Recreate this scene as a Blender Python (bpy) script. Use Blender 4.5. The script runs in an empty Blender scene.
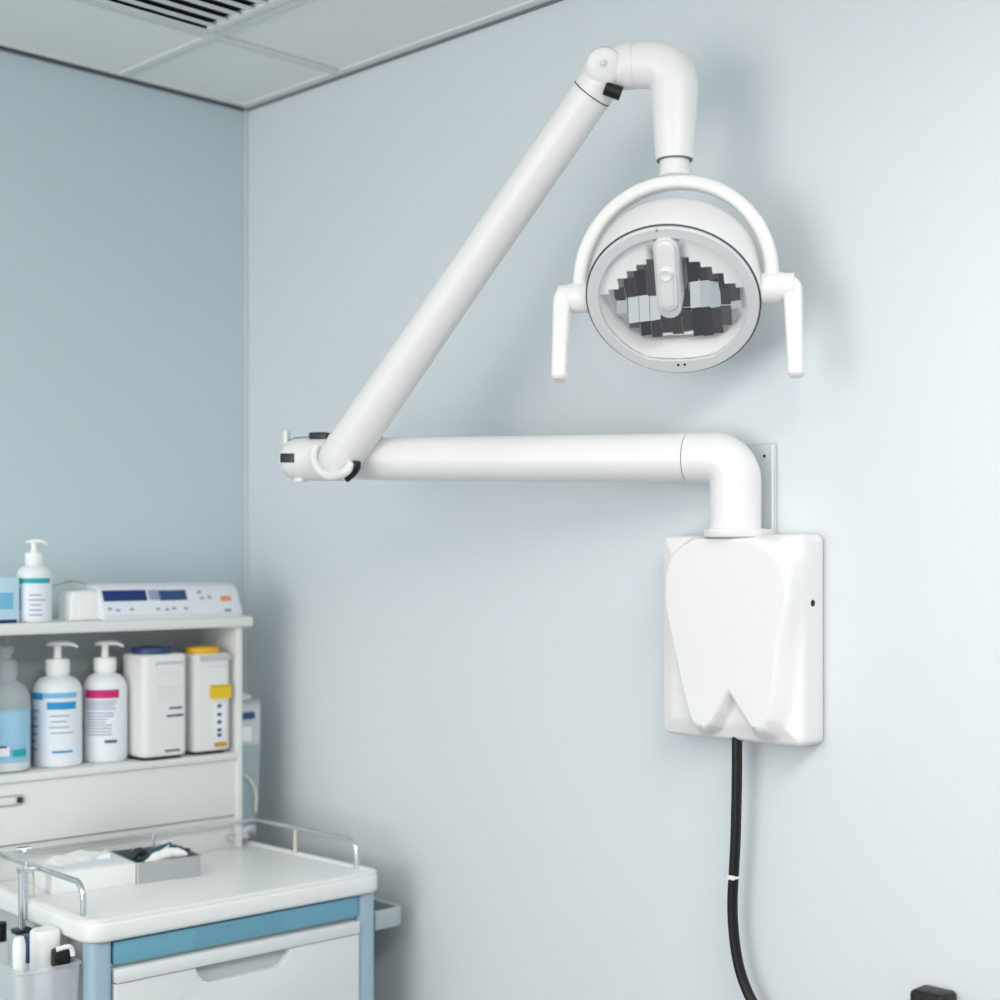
import bpy, bmesh, math, random
from mathutils import Vector, Matrix
random.seed(7)
PI = math.pi
scene = bpy.context.scene
COL = scene.collection

# ------------------------------------------------------------------ camera frame (room axes: back wall y=0, right wall x=0)
F_PX, HZ, CAM_H = 1509.0, 555.0, 1.5
CX, CY = -1.823, -2.561
S2 = math.sqrt(0.5)
def at(px, py, t):                       # point at depth t (metres) along a sight line
    u = (px-500)/F_PX
    return Vector((CX+t*S2*(1+u), CY+t*S2*(1-u), CAM_H+(HZ-py)*t/F_PX))
def onz(px, py, z): return at(px, py, (CAM_H-z)*F_PX/(py-HZ))
def onx(px, py, x): return at(px, py, (x-CX)/(S2*(1+(px-500)/F_PX)))
def ony(px, py, y): return at(px, py, (y-CY)/(S2*(1-(px-500)/F_PX)))

# ------------------------------------------------------------------ materials
def srgb(r, g, b):
    f = lambda c: (c/255)/12.92 if c/255 <= .04045 else ((c/255+.055)/1.055)**2.4
    return (f(r), f(g), f(b), 1)
def mat(name, col, rough=.5, metal=0, vary=.03, scale=30, bump=0, trans=0, ior=1.45, coat=0, alpha=1, spec=.5):
    m = bpy.data.materials.new(name); m.use_nodes = True
    nt = m.node_tree; b = nt.nodes['Principled BSDF']
    b.inputs['Roughness'].default_value = rough; b.inputs['Metallic'].default_value = metal
    b.inputs['Transmission Weight'].default_value = trans; b.inputs['IOR'].default_value = ior
    b.inputs['Coat Weight'].default_value = coat; b.inputs['Alpha'].default_value = alpha
    b.inputs['Specular IOR Level'].default_value = spec
    tc = nt.nodes.new('ShaderNodeTexCoord'); no = nt.nodes.new('ShaderNodeTexNoise')
    no.inputs['Scale'].default_value = scale; no.inputs['Detail'].default_value = 3
    nt.links.new(tc.outputs['Object'], no.inputs['Vector'])
    mx = nt.nodes.new('ShaderNodeMix'); mx.data_type = 'RGBA'
    mx.inputs['A'].default_value = tuple(max(0, c*(1-vary)) for c in col[:3])+(1,)
    mx.inputs['B'].default_value = tuple(min(1, c*(1+vary)) for c in col[:3])+(1,)
    nt.links.new(no.outputs['Fac'], mx.inputs['Factor'])
    nt.links.new(mx.outputs['Result'], b.inputs['Base Color'])
    if bump:
        bp = nt.nodes.new('ShaderNodeBump'); bp.inputs['Strength'].default_value = bump; bp.inputs['Distance'].default_value = .001
        nt.links.new(no.outputs['Fac'], bp.inputs['Height']); nt.links.new(bp.outputs['Normal'], b.inputs['Normal'])
    return m
M = dict(
    wall=mat('wall_paint', srgb(217, 223, 227), .75, bump=.06, scale=220, vary=.012),
    wallteal=mat('wall_paint_teal', srgb(201, 217, 222), .75, bump=.06, scale=220, vary=.012),
    ceil=mat('ceiling_tile', srgb(238, 240, 238), .9, bump=.3, scale=300, vary=.03),
    grid=mat('ceiling_grid', srgb(228, 231, 230), .5),
    gridshadow=mat('seam_shadow_grey', srgb(110, 120, 124), .7),
    floor=mat('vinyl_floor', srgb(44, 46, 49), .55, vary=.12, scale=6),
    white=mat('lamp_white', srgb(234, 233, 232), .34, vary=.004),
    white2=mat('bezel_grey_white', srgb(214, 215, 216), .4, vary=.005),
    cup=mat('reflector_housing_white', srgb(242, 242, 242), .45, vary=.005),
    black=mat('black_rubber', srgb(14, 14, 15), .42, vary=.1),
    dark=mat('dark_plastic', srgb(45, 50, 58), .35, vary=.1),
    seam=mat('seam_shadow_dark', srgb(70, 74, 78), .6),
    mirror=mat('faceted_mirror', (.78, .79, .80, 1), .06, metal=1, vary=.03),
    chrome=mat('chrome', (.72, .75, .77, 1), .16, metal=1, vary=.03),
    steel=mat('brushed_steel', (.62, .63, .63, 1), .32, metal=1, vary=.06, scale=80),
    plate=mat('painted_plate', srgb(196, 204, 208), .4),
    shelf=mat('shelf_white', srgb(226, 228, 226), .45, vary=.01),
    shelfback=mat('shelf_back_grey', srgb(176, 184, 184), .6, vary=.02),
    tray=mat('tray_white', srgb(238, 239, 238), .28, vary=.008),
    cabinet=mat('cabinet_white', srgb(226, 229, 229), .4, vary=.01),
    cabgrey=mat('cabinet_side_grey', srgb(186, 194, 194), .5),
    teal=mat('teal_drawer', srgb(110, 168, 190), .4, vary=.02),
    teal2=mat('teal_recess_shade', srgb(104, 160, 182), .35, vary=.02),
    post=mat('post_blue_grey', srgb(164, 190, 206), .4, vary=.02),
    bottle=mat('bottle_white', srgb(236, 240, 244), .3, vary=.008),
    pump=mat('pump_white', srgb(244, 245, 244), .35, vary=.008),
    label=mat('label_white', srgb(232, 238, 244), .5),
    blue=mat('label_blue', srgb(40, 150, 210), .5),
    lblue=mat('label_light_blue', srgb(120, 190, 226), .5),
    teallab=mat('label_teal', srgb(20, 172, 178), .5),
    mag=mat('label_magenta', srgb(200, 36, 110), .5),
    ink=mat('label_ink_grey', srgb(150, 158, 180), .6),
    inkd=mat('label_ink_dark', srgb(60, 66, 84), .6),
    navy=mat('navy_lid', srgb(44, 66, 112), .35),
    lcd=mat('lcd_navy', srgb(20, 48, 118), .15, vary=.1),
    lcd2=mat('lcd_slate', srgb(44, 74, 122), .15, vary=.1),
    yellow=mat('yellow_lid', srgb(236, 178, 30), .4),
    yellowl=mat('yellow_label', srgb(232, 196, 30), .5),
    ochre=mat('ochre_label', srgb(196, 152, 40), .5),
    orange=mat('orange_mark', srgb(234, 150, 90), .5),
    device=mat('device_white', srgb(228, 233, 238), .35, vary=.01),
    tank=mat('container_ivory', srgb(230, 231, 230), .35, vary=.01),
    lidgrey=mat('lid_grey', srgb(190, 194, 196), .4),
    soap=mat('blue_liquid', srgb(104, 204, 244), .15, vary=.06, scale=20),
    clear=mat('clear_plastic', (.92, .97, 1.0, 1), .12, trans=.25, ior=1.2, alpha=.42, vary=.01),
    frost=mat('frosted_plastic', (.86, .90, .93, 1), .35, trans=.4, ior=1.15, alpha=.40, vary=.02),
    canister=mat('canister_plastic', srgb(206, 222, 228), .3, trans=.35, ior=1.15, alpha=.8, vary=.03),
    paper=mat('paper_white', srgb(240, 242, 241), .7, vary=.015),
    tealtool=mat('teal_handle', srgb(20, 96, 108), .4),
    wood=mat('spatula_olive', srgb(186, 184, 150), .6),
    cream=mat('cap_cream', srgb(222, 220, 206), .5),
    bluebox=mat('box_pale_blue', srgb(196, 226, 240), .5, vary=.02),
    darkblue=mat('cap_dark_blue', srgb(24, 52, 98), .35),
    grip=mat('handle_grey', srgb(176, 186, 188), .45),
    slatgap=mat('vent_duct_dark', srgb(40, 44, 46), .8),
)

# ------------------------------------------------------------------ mesh helpers
def NB(): return bmesh.new()
def merge(bm, t, mi=0):
    for f in t.faces: f.material_index = mi
    me = bpy.data.meshes.new('tmp'); t.to_mesh(me); t.free(); bm.from_mesh(me); bpy.data.meshes.remove(me)
def bx(bm, x0, x1, y0, y1, z0, z1, bev=0, seg=2, mi=0, mtx=None):
    t = bmesh.new(); bmesh.ops.create_cube(t, size=1)
    for v in t.verts:
        v.co = Vector(((x0+x1)/2+v.co.x*(x1-x0), (y0+y1)/2+v.co.y*(y1-y0), (z0+z1)/2+v.co.z*(z1-z0)))
    if bev: bmesh.ops.bevel(t, geom=t.edges[:], offset=bev, segments=seg, profile=.5, affect='EDGES')
    if mtx: bmesh.ops.transform(t, matrix=mtx, verts=t.verts)
    merge(bm, t, mi)
def frames(pts):
    n = len(pts); T = []
    for i in range(n):
        a = pts[max(0, i-1)]; b = pts[min(n-1, i+1)]
        T.append((b-a).normalized())
    ref = Vector((0, 0, 1)) if abs(T[0].z) < .9 else Vector((1, 0, 0))
    N = [(ref-T[0]*ref.dot(T[0])).normalized()]
    for i in range(1, n):
        q = T[i-1].rotation_difference(T[i]); v = q @ N[-1]
        N.append((v-T[i]*v.dot(T[i])).normalized())
    return T, N
def tube(bm, pts, rad, n=28, cap=True, mi=0, prof=None, up=None):
    """sweep a circle of given radii, or a closed 2-D profile, along pts"""
    pts = [Vector(p) for p in pts]
    if not isinstance(rad, (list, tuple)): rad = [rad]*len(pts)
    T, N = frames(pts)
    if up is not None: N = [(Vector(up)-t*Vector(up).dot(t)).normalized() for t in T]
    rings = []
    for p, t, nn, r in zip(pts, T, N, rad):
        b = t.cross(nn)
        if prof: ring = [bm.verts.new(p+nn*(q[0]*r)+b*(q[1]*r)) for q in prof]
        else: ring = [bm.verts.new(p+nn*(r*math.cos(2*PI*k/n))+b*(r*math.sin(2*PI*k/n))) for k in range(n)]
        rings.append(ring)
    fs = []
    for a, b in zip(rings, rings[1:]):
        m = len(a)
        for k in range(m): fs.append(bm.faces.new((a[k], a[(k+1) % m], b[(k+1) % m], b[k])))
    if cap: fs.append(bm.faces.new(rings[0][::-1])); fs.append(bm.faces.new(rings[-1]))
    for f in fs: f.material_index = mi
def lathe(bm, prof, c=(0, 0, 0), n=40, sx=1, sy=1, mi=0, rot=None, mtx=None, sq=2.0, shut=True):
    c = Vector(c); rings = []
    for r, z in prof:
        ring = []
        for k in range(n):
            a = 2*PI*k/n; ca, sa = math.cos(a), math.sin(a)
            if sq != 2.0:
                ca = math.copysign(abs(ca)**(2/sq), ca); sa = math.copysign(abs(sa)**(2/sq), sa)
            v = Vector((r*ca*sx, r*sa*sy, z))
            if rot is not None: v = Matrix.Rotation(rot, 3, 'Z') @ v
            v = v+c
            if mtx: v = mtx @ v
            ring.append(bm.verts.new(v))
        rings.append(ring)
    fs = []
    for a, b in zip(rings, rings[1:]):
        for k in range(n): fs.append(bm.faces.new((a[k], a[(k+1) % n], b[(k+1) % n], b[k])))
    if prof[0][0] > 1e-6 and shut: fs.append(bm.faces.new(rings[0][::-1]))
    if prof[-1][0] > 1e-6 and shut: fs.append(bm.faces.new(rings[-1]))
    for f in fs: f.material_index = mi
def prism(bm, outline, f3, d0, d1, bev=0, mi=0, seg=3):
    t = bmesh.new()
    A = [t.verts.new(f3(p[0], p[1], d0)) for p in outline]; B = [t.verts.new(f3(p[0], p[1], d1)) for p in outline]
    t.faces.new(A[::-1]); t.faces.new(B); n = len(A)
    for k in range(n): t.faces.new((A[k], A[(k+1) % n], B[(k+1) % n], B[k]))
    bmesh.ops.recalc_face_normals(t, faces=t.faces)
    if bev:
        es = [e for e in t.edges if all(v in A for v in e.verts) or all(v in B for v in e.verts)]
        bmesh.ops.bevel(t, geom=es, offset=bev, segments=seg, profile=.5, affect='EDGES')
    merge(bm, t, mi)
def rrect(x0, x1, y0, y1, r, n=6):
    o = []
    for cx, cy, a0 in ((x1-r, y1-r, 0), (x0+r, y1-r, PI/2), (x0+r, y0+r, PI), (x1-r, y0+r, 1.5*PI)):
        for k in range(n+1):
            a = a0+PI/2*k/n; o.append((cx+r*math.cos(a), cy+r*math.sin(a)))
    return o
def rprof(w, h, r, n=3): return rrect(-w/2, w/2, -h/2, h/2, r, n)
def fillet(pts, r, n=8):
    """polyline with its inner corners rounded by arcs of radius about r"""
    pts = [Vector(p) for p in pts]; out = [pts[0]]
    rs = r if isinstance(r, (list, tuple)) else [r]*len(pts)
    for i in range(1, len(pts)-1):
        p, a, b = pts[i], pts[i-1], pts[i+1]
        d1 = (a-p); d2 = (b-p); L = min(rs[i], d1.length*.49, d2.length*.49)
        A = p+d1.normalized()*L; B = p+d2.normalized()*L
        for k in range(n+1):
            s = k/n
            # circular-looking blend (rational quadratic)
            w = math.cos((PI-d1.angle(d2))/2)
            den = (1-s)**2+2*s*(1-s)*w+s*s
            out.append((A*(1-s)**2+p*(2*s*(1-s)*w)+B*s*s)/den)
    out.append(pts[-1]); return out
def catmull(pts, n=8):
    pts = [Vector(p) for p in pts]; P = [pts[0]*2-pts[1]]+pts+[pts[-1]*2-pts[-2]]; out = []
    for i in range(1, len(P)-2):
        for k in range(n):
            s = k/n
            out.append(.5*((2*P[i])+(P[i+1]-P[i-1])*s+(2*P[i-1]-5*P[i]+4*P[i+1]-P[i+2])*s*s+(3*P[i]-P[i-1]-3*P[i+1]+P[i+2])*s**3))
    out.append(pts[-1]); return out
def empty(name, loc, rz=0):
    o = bpy.data.objects.new(name, None); COL.objects.link(o)
    o.location = loc; o.rotation_euler = (0, 0, rz); o.empty_display_size = .05
    return o
def wm(o):
    m = Matrix.Identity(4)
    while o is not None:
        m = (Matrix.LocRotScale(o.location, o.rotation_euler, o.scale)) @ m; o = o.parent
    return m
def ob(name, bm, mats, parent=None, world=False, sharp=38, origin=None):
    """link a bmesh as one mesh object; world=True means its vertices are room coordinates"""
    bmesh.ops.remove_doubles(bm, verts=bm.verts, dist=1e-6)
    bmesh.ops.recalc_face_normals(bm, faces=bm.faces)
    if parent is not None and world: bmesh.ops.transform(bm, matrix=wm(parent).inverted(), verts=bm.verts)
    for f in bm.faces: f.smooth = True
    for e in bm.edges:
        if len(e.link_faces) == 2 and e.calc_face_angle(0) > math.radians(sharp): e.smooth = False
    me = bpy.data.meshes.new(name); bm.to_mesh(me); bm.free()
    if not isinstance(mats, (list, tuple)): mats = [mats]
    for m in mats: me.materials.append(m if not isinstance(m, str) else M[m])
    o = bpy.data.objects.new(name, me); COL.objects.link(o)
    if parent is not None: o.parent = parent
    elif origin is not None:
        me.transform(Matrix.Translation(-Vector(origin))); o.location = origin
    return o
def tag(o, label, cat, group=None):
    o['label'] = label; o['category'] = cat
    if group: o['group'] = group
    return o
def struct(name, bm, m):
    o = ob(name, bm, m); o['kind'] = 'structure'; return o

# ------------------------------------------------------------------ the room
CEIL = CAM_H+(HZ-108)/F_PX*3.1
b = NB(); bx(b, -4.2, .12, 0, .12, 0, CEIL+.1); struct('wall_left', b, 'wallteal')
b = NB(); bx(b, 0, .12, -5, 0, 0, CEIL+.1); struct('wall_right', b, 'wall')
b = NB(); bx(b, -2.5, .12, -3.4, .12, -.1, 0); struct('floor', b, 'floor')
b = NB(); bx(b, -4.2, 0, -5, 0, CEIL, CEIL+.1); struct('ceiling', b, 'ceil')
# corner bead and wall angles
b = NB(); bx(b, -.007, 0, -.007, 0, 0, CEIL, .003); struct('trim_1', b, 'wall')
b = NB(); bx(b, -4.2, 0, -.022, 0, CEIL-.004, CEIL); bx(b, -4.2, 0, -.004, 0, CEIL-.009, CEIL-.004, mi=1); struct('trim_2', b, ['grid', 'gridshadow'])  # grey strip paints the shadow line under the angle
b = NB(); bx(b, -.022, 0, -5, -.022, CEIL-.004, CEIL); bx(b, -.004, 0, -5, -.0, CEIL-.009, CEIL-.004, mi=1); struct('trim_3', b, ['grid', 'gridshadow'])  # same painted shadow line along the right wall
GX = [-.30-.6*k for k in range(6)]; GY = [-.32-.6*k for k in range(8)]
b = NB()
for x in GX: bx(b, x-.011, x+.011, -5, -.022, CEIL-.007, CEIL, .002)
for y in GY: bx(b, -4.2, -.022, y-.011, y+.011, CEIL-.0064, CEIL, .002)
struct('trim_4', b, 'grid')
# ceiling vent in the second tile
vx0, vx1, vy0, vy1 = -.882, -.318, -.902, -.338
v = empty('ceiling_vent', ((vx0+vx1)/2, (vy0+vy1)/2, CEIL)); tag(v, 'white square louvred air vent set in the ceiling above the shelf unit', 'vent')
b = NB(); w = .022
for (x0, x1, y0, y1) in ((vx0, vx1, vy1-w, vy1), (vx0, vx1, vy0, vy0+w), (vx0, vx0+w, vy0+w, vy1-w), (vx1-w, vx1, vy0+w, vy1-w)):
    bx(b, x0, x1, y0, y1, CEIL-.012, CEIL, .003)
ob('vent_frame', b, 'grid', v, True)
b = NB(); bx(b, vx0+w, vx1-w, vy0+w, vy1-w, CEIL-.003, CEIL); ob('duct_opening', b, 'slatgap', v, True)
ns = 14; pitch = (vy1-vy0-2*w)/ns
for k in range(ns):
    yc = vy0+w+(k+.5)*pitch
    b = NB(); mt = Matrix.Translation((0, yc, CEIL-.0085)) @ Matrix.Rotation(math.radians(12), 4, 'X')
    bx(b, vx0+w, vx1-w, -.0132, .0132, -.0012, .0012, .0005, 1, mtx=mt); ob('louvre_slat', b, 'grid', v, True)

# ------------------------------------------------------------------ the wall-mounted dental lamp
YL, YR, ZB, ZT = -1.133, -1.383, 1.233, 1.529
lamp = empty('dental_lamp', (0, -1.26, 1.2335)); tag(lamp, 'white dental operating lamp on a jointed arm, mounted on the wall with a tooth-shaped box', 'lamp')
# wall box with a tooth in relief
W, H = YL-YR, ZT-ZB
tooth_px = [(88,300),(90,230),(104,165),(130,120),(170,88),(225,68),(300,62),(380,66),(455,82),(520,112),(572,175),(592,250),(590,330),(570,420),(550,520),(536,620),(524,720),(508,800),(484,838),(462,849),(441,832),(405,775),(343,672),(300,762),(268,814),(242,832),(212,828),(182,790),(158,700),(134,580),(106,440),(92,365)]
PLX = -.087
tooth = []
for zx, zy in tooth_px:
    p = onx(638+zx/4, 520+zy/4, PLX); tooth.append((YL-p.y, p.z-ZB))
notch = {20, 21, 22, 23, 24}
def tooth_sd(a, bb):
    best = 1e9; bi = 0; inside = False; n = len(tooth)
    for i in range(n):
        x1, y1 = tooth[i]; x2, y2 = tooth[(i+1) % n]
        if (y1 > bb) != (y2 > bb) and a < (x2-x1)*(bb-y1)/(y2-y1)+x1: inside = not inside
        dx, dy = x2-x1, y2-y1; s = max(0, min(1, ((a-x1)*dx+(bb-y1)*dy)/(dx*dx+dy*dy)))
        d = math.hypot(a-x1-s*dx, bb-y1-s*dy)
        if d < best: best, bi = d, i
    return (best if inside else -best), bi
def sst(x): x = max(0, min(1, x)); return x*x*(3-2*x)
cr = .012; nx_, ny_ = 120, 144; BASE = .052
b = NB(); G = []
for j in range(ny_+1):
    row = []
    for i in range(nx_+1):
        a = W*i/nx_; bb = H*j/ny_
        # round the corners of the outline
        ca = min(max(a, cr), W-cr); cb = min(max(bb, cr), H-cr); da, db = a-ca, bb-cb; L = math.hypot(da, db)
        if da and db:
            m = max(abs(da), abs(db)); k = m/L; a, bb = ca+da*k, cb+db*k; L = m
            e = cr-L
        else: e = min(a, bb, W-a, H-bb)
        r = .0075
        h = BASE-r+math.sqrt(max(0, r*r-(r-min(e, r))**2))
        sd, si = tooth_sd(a, bb)
        lo, hi = (-.0145, .0006) if si in notch else (-.021, .006)
        if si not in notch and a < W*.3: lo = -.009
        bump = sst((sd-lo)/(hi-lo))
        crown = .004*sst((bb/H-.1)/.8)
        h += (.026+crown)*bump*sst((e+.001)/(.0065+.0075*max(0, min(1, -sd/.012))))
        h += .008*sst(e/.03)*(1-bump)
        row.append(b.verts.new((-h, YL-a, ZB+bb)))
    G.append(row)
for j in range(ny_):
    for i in range(nx_):
        b.faces.new((G[j][i], G[j][i+1], G[j+1][i+1], G[j+1][i]))
# rear shell: skirt from the heightfield border to the wall
border = G[0]+[G[j][nx_] for j in range(1, ny_+1)]+G[ny_][::-1][1:]+[G[j][0] for j in range(ny_-1, 0, -1)]
back = [b.verts.new((-.004, v_.co.y, v_.co.z)) for v_ in border]
for k in range(len(border)):
    q = (k+1) % len(border); b.faces.new((border[k], border[q], back[q], back[k]))
b.faces.new(back[::-1])
box = ob('wall_box', b, 'white', lamp, True, sharp=50)
b = NB(); bx(b, -.004, 0, YR+.006, YL-.006, ZB+.006, ZT-.006); ob('wall_gap_shadow', b, 'seam', box, True)  # dark plate stands in for the shadow between box and wall
p = onx(811, 603, -.024)
b = NB(); lathe(b, [(0, -.001), (.0048, -.001), (.0048, .0006), (.0035, .0012), (0, .0012)], n=20, mtx=Matrix.Translation((-.029, YR, p.z)) @ Matrix.Rotation(PI/2, 4, 'X'))
o = ob('screw_hole', b, 'black', box, True)
# seam line on the right side of the box
# wall plate behind the pipe
p0 = onx(765, 443, -.005); p1 = onx(775.5, 530, -.005)
b = NB(); prism(b, rrect(p1.y, -1.20, 1.50, p0.z, .006), lambda a, c, d: Vector((-d, a, c)), 0, .005, .0015); pl = ob('wall_plate', b, 'plate', lamp, True)
p = onx(764.5, 456, -.005)
b = NB(); lathe(b, [(0, 0), (.0022, 0), (.002, .0012), (0, .0016)], n=16, mtx=Matrix.Translation(p) @ Matrix.Rotation(-PI/2, 4, 'Y')); ob('plate_screw', b, 'dark', pl, True)
b = NB(); tube(b, [(-.0055, p1.y+.005, 1.53), (-.0055, p1.y+.005, p0.z-.004)], .0018, n=8); ob('plate_rib', b, 'grid', pl, True)
# pipe: up out of the box, elbow, seam
AX, AY, AZ = -.049, -1.266, 1.640
E = at(345, 459, 2.45)
d1 = (E-Vector((AX, AY, AZ))).normalized()
hd = Vector((d1.x, d1.y, 0)).normalized()
R0 = .0368; bend = .058
A0 = Vector((AX, AY, AZ))
S = A0+d1*.070
b = NB()
tube(b, fillet([(AX, AY, ZT-.004), (AX, AY, AZ), S], .066, 14), R0, n=40)
ob('elbow_pipe', b, 'white', lamp, True)
b = NB(); tube(b, [S-d1*.0004, S+d1*.0016], R0-.0012, n=40); ob('pipe_seam', b, 'seam', lamp, True)
# flange
b = NB(); lathe(b, [(0, -.003), (.044, -.003), (.0455, 0), (.0455, .0065), (.043, .0085), (.037, .0085), (.0365, .012), (0, .012)], c=(AX, AY, ZT), n=48, sx=1.0, sy=1.0); ob('base_flange', b, 'white', lamp, True)
b = NB(); bx(b, -.06, -.004, AY-.036, AY+.03, ZT+.0, ZT+.008, .002); ob('flange_bracket', b, 'white', lamp, True)
# lower arm
b = NB(); Eend = E+d1*.02
tube(b, [S+d1*.0014, S+d1*.012, Eend], [R0-.0008, R0-.0008, .0335], n=40); ob('lower_arm', b, 'white', lamp, True)
# middle joint housing
tip = E+d1*.108
b = NB(); js = E-d1*.012; rj = .0355
prof = [(0, .0328), (.012, rj), (.086, rj), (.105, .0345), (.117, .030), (.125, .022), (.129, .010), (.130, .001)]
tube(b, [js+d1*s for s, r in prof], [r for s, r in prof], n=40); jh = ob('joint_housing', b, 'white', lamp, True)
side = Vector((0, 0, 1)).cross(d1).normalized()
if side.dot(Vector((CX, CY, 0))-Vector((E.x, E.y, 0))) < 0: side = -side
def onhousing(s, up, out):               # along the arm, up, and outwards from the housing axis
    return js+d1*s+Vector((0, 0, up))+side*out
def hmtx(s, up, out):
    m = Matrix.Identity(4)
    for i, c in enumerate((d1, Vector((0, 0, 1)), side)):
        for k in range(3): m[k][i] = c[k]
    m.translation = onhousing(s, up, out); return m
b = NB(); bx(b, -.0135, .0135, -.0075, .0075, -.004, .004, .001, mtx=hmtx(.100, 0, .0325)); ob('indicator_window', b, 'dark', jh, True)
b = NB(); bx(b, -.018, .018, -.010, .010, -.004, .004, .002, mtx=hmtx(.100, 0, .0302)); ob('window_frame', b, 'white', jh, True)
b = NB(); bx(b, -.017, .017, -.006, .006, -.012, .012, .003, mtx=hmtx(.054, .037, .006)); ob('top_latch', b, 'dark', jh, True)
b = NB(); bx(b, -.004, .004, -.013, .013, -.006, .006, .002, mtx=hmtx(.124, .034, 0)); ob('end_fin', b, 'white', jh, True)
b = NB(); tube(b, [js+d1*s+Vector((0, 0, .0008)) for s in (.060, .086, .105, .117, .125)], [r+.0006 for r in (rj, rj, .0345, .030, .022)], n=40, cap=False)
# keep only the upper shell: a thin dark seam over the housing top
bmesh.ops.delete(b, geom=[f for f in b.faces if abs((f.calc_center_median()-js).dot(side)) > .006 or (f.calc_center_median()-js).z < 0], context='FACES')
ob('housing_seam', b, 'seam', jh, True)
b = NB(); bx(b, -.010, .006, -.004, .004, -.008, .008, .0015, mtx=hmtx(.094, -.034, .008)); ob('release_tab', b, 'white', jh, True)
b = NB(); bx(b, -.006, .006, -.003, .003, -.005, .005, .001, mtx=hmtx(-.052, .0345, .004)); ob('cable_clip', b, 'dark', jh, True)
# upper arm, carried on the camera side of the joint
U0 = at(337.5, 462, 2.405); U1 = at(597, 86, 2.115)
du = (U1-U0).normalized(); LU = (U1-U0).length
b = NB(); prof = [(-.024, .003), (-.0225, .013), (-.017, .024), (-.006, .0315), (.008, .0345), (.03, .0352), (.10, .0342), (.3, .0315), (LU-.012, .0292)]
tube(b, [U0+du*s for s, r in prof], [r for s, r in prof], n=44)
ua = ob('upper_arm', b, 'white', lamp, True)
b = NB(); tube(b, [U0+du*.040, U0+du*.0415], [.0356, .0356], n=44); ob('arm_seam', b, 'grid', ua, True)
# clevis cheek and black stop of the middle joint
perp = side.cross(du).normalized()
if perp.z > 0: perp = -perp
sd2 = at(352, 470, 2.35)
def amtx(c, x, y, z):
    m = Matrix.Identity(4)
    for i, cc in enumerate((x, y, z)):
        for k in range(3): m[k][i] = cc[k]
    m.translation = c; return m
toCam = (Vector((CX, CY, CAM_H))-U0).normalized()
ucam = (toCam-du*toCam.dot(du)).normalized(); urt = du.cross(ucam).normalized()
if urt.dot(Vector((S2, -S2, 0))) < 0: urt = -urt
b = NB()
crv = [at(357, 461, 2.358), at(356, 467, 2.36), at(353, 473, 2.365), at(347, 479.5, 2.375)]
tube(b, catmull(crv, 4), [.005+.0022*math.sin(PI*min(1, (i+2)/13)) for i in range(13)], n=10); ob('joint_stop', b, 'black', ua, True)
b = NB()
crv = [at(316, 446, 2.415), at(314, 458, 2.41), at(320, 470, 2.40), at(331, 476, 2.385), at(345, 472, 2.36), at(352, 463, 2.36)]
tube(b, catmull(crv, 5), .0075, n=14); ob('joint_collar', b, 'white', ua, True)
# upper joint: cheek on the arm end, then the swan-neck
b = NB(); prof = [(LU-.012, .0292), (LU-.002, .0300), (LU+.012, .0305), (LU+.026, .0285), (LU+.037, .0215), (LU+.042, .010), (LU+.043, .001)]
tube(b, [U0+du*s for s, r in prof], [r for s, r in prof], n=40); ch = ob('upper_knuckle', b, 'white', lamp, True)
b = NB(); tube(b, [U0+du*(LU-.0128), U0+du*(LU-.0112)], .0297, n=40); ob('knuckle_seam', b, 'seam', ch, True)
cc = at(603, 66, 2.078)
kx = ucam
def disc_mtx(c, n_):
    n_ = n_.normalized(); x = n_.orthogonal().normalized(); return amtx(c, x, n_.cross(x), n_)
b = NB(); lathe(b, [(0, -.022), (.0245, -.022), (.0245, .004), (.021, .0075), (.012, .0095), (0, .010)], n=36, mtx=disc_mtx(at(604, 66, 2.081), ucam)); ob('pivot_cheek', b, 'white', ch, True)
b = NB(); lathe(b, [(0, -.002), (.0045, -.002), (.0042, .002), (.002, .0036), (0, .004)], n=20, mtx=disc_mtx(at(603, 63, 2.069), ucam)); ob('pivot_screw', b, 'white2', ch, True)
b = NB(); lathe(b, [(0, -.012), (.0095, -.012), (.0095, .012), (0, .012)], n=24, mtx=amtx(at(613, 91, 2.09), *(lambda z: (z.orthogonal().normalized(), z.cross(z.orthogonal().normalized()), z))((at(620, 95, 2.095)-at(604, 89, 2.095)).normalized()))); ob('cable_sleeve', b, 'black', ch, True)
TL = 2.085
Nk = at(674.5, 160, TL)
n0 = at(606, 70, 2.105); n1 = at(622, 66, 2.10); n2 = at(672.5, 63, TL)
neck = fillet([n0, n1, Vector((Nk.x, Nk.y, n2.z)), Nk], [.0, .02, .055, 0], 14)
L = [0]
for p_, q_ in zip(neck, neck[1:]): L.append(L[-1]+(q_-p_).length)
def nr(s):
    s /= L[-1]
    return .0295+.0035*sst(s/.35) if s < .5 else .033-.0068*sst((s-.5)/.5)
b = NB(); tube(b, neck, [nr(s) for s in L], n=44); sn = ob('swan_neck', b, 'white', lamp, True)
b = NB(); tube(b, [n1-(n1-n0).normalized()*.006, n1+(n2-n1).normalized()*.016], [.0315, .0322], n=40); ob('neck_collar', b, 'white', sn, True)
b = NB(); lathe(b, [(0, 0), (.0246, 0), (.0246, -.0014), (0, -.0014)], c=Nk, n=36); ob('neck_seam', b, 'gridshadow', sn, True)
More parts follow.
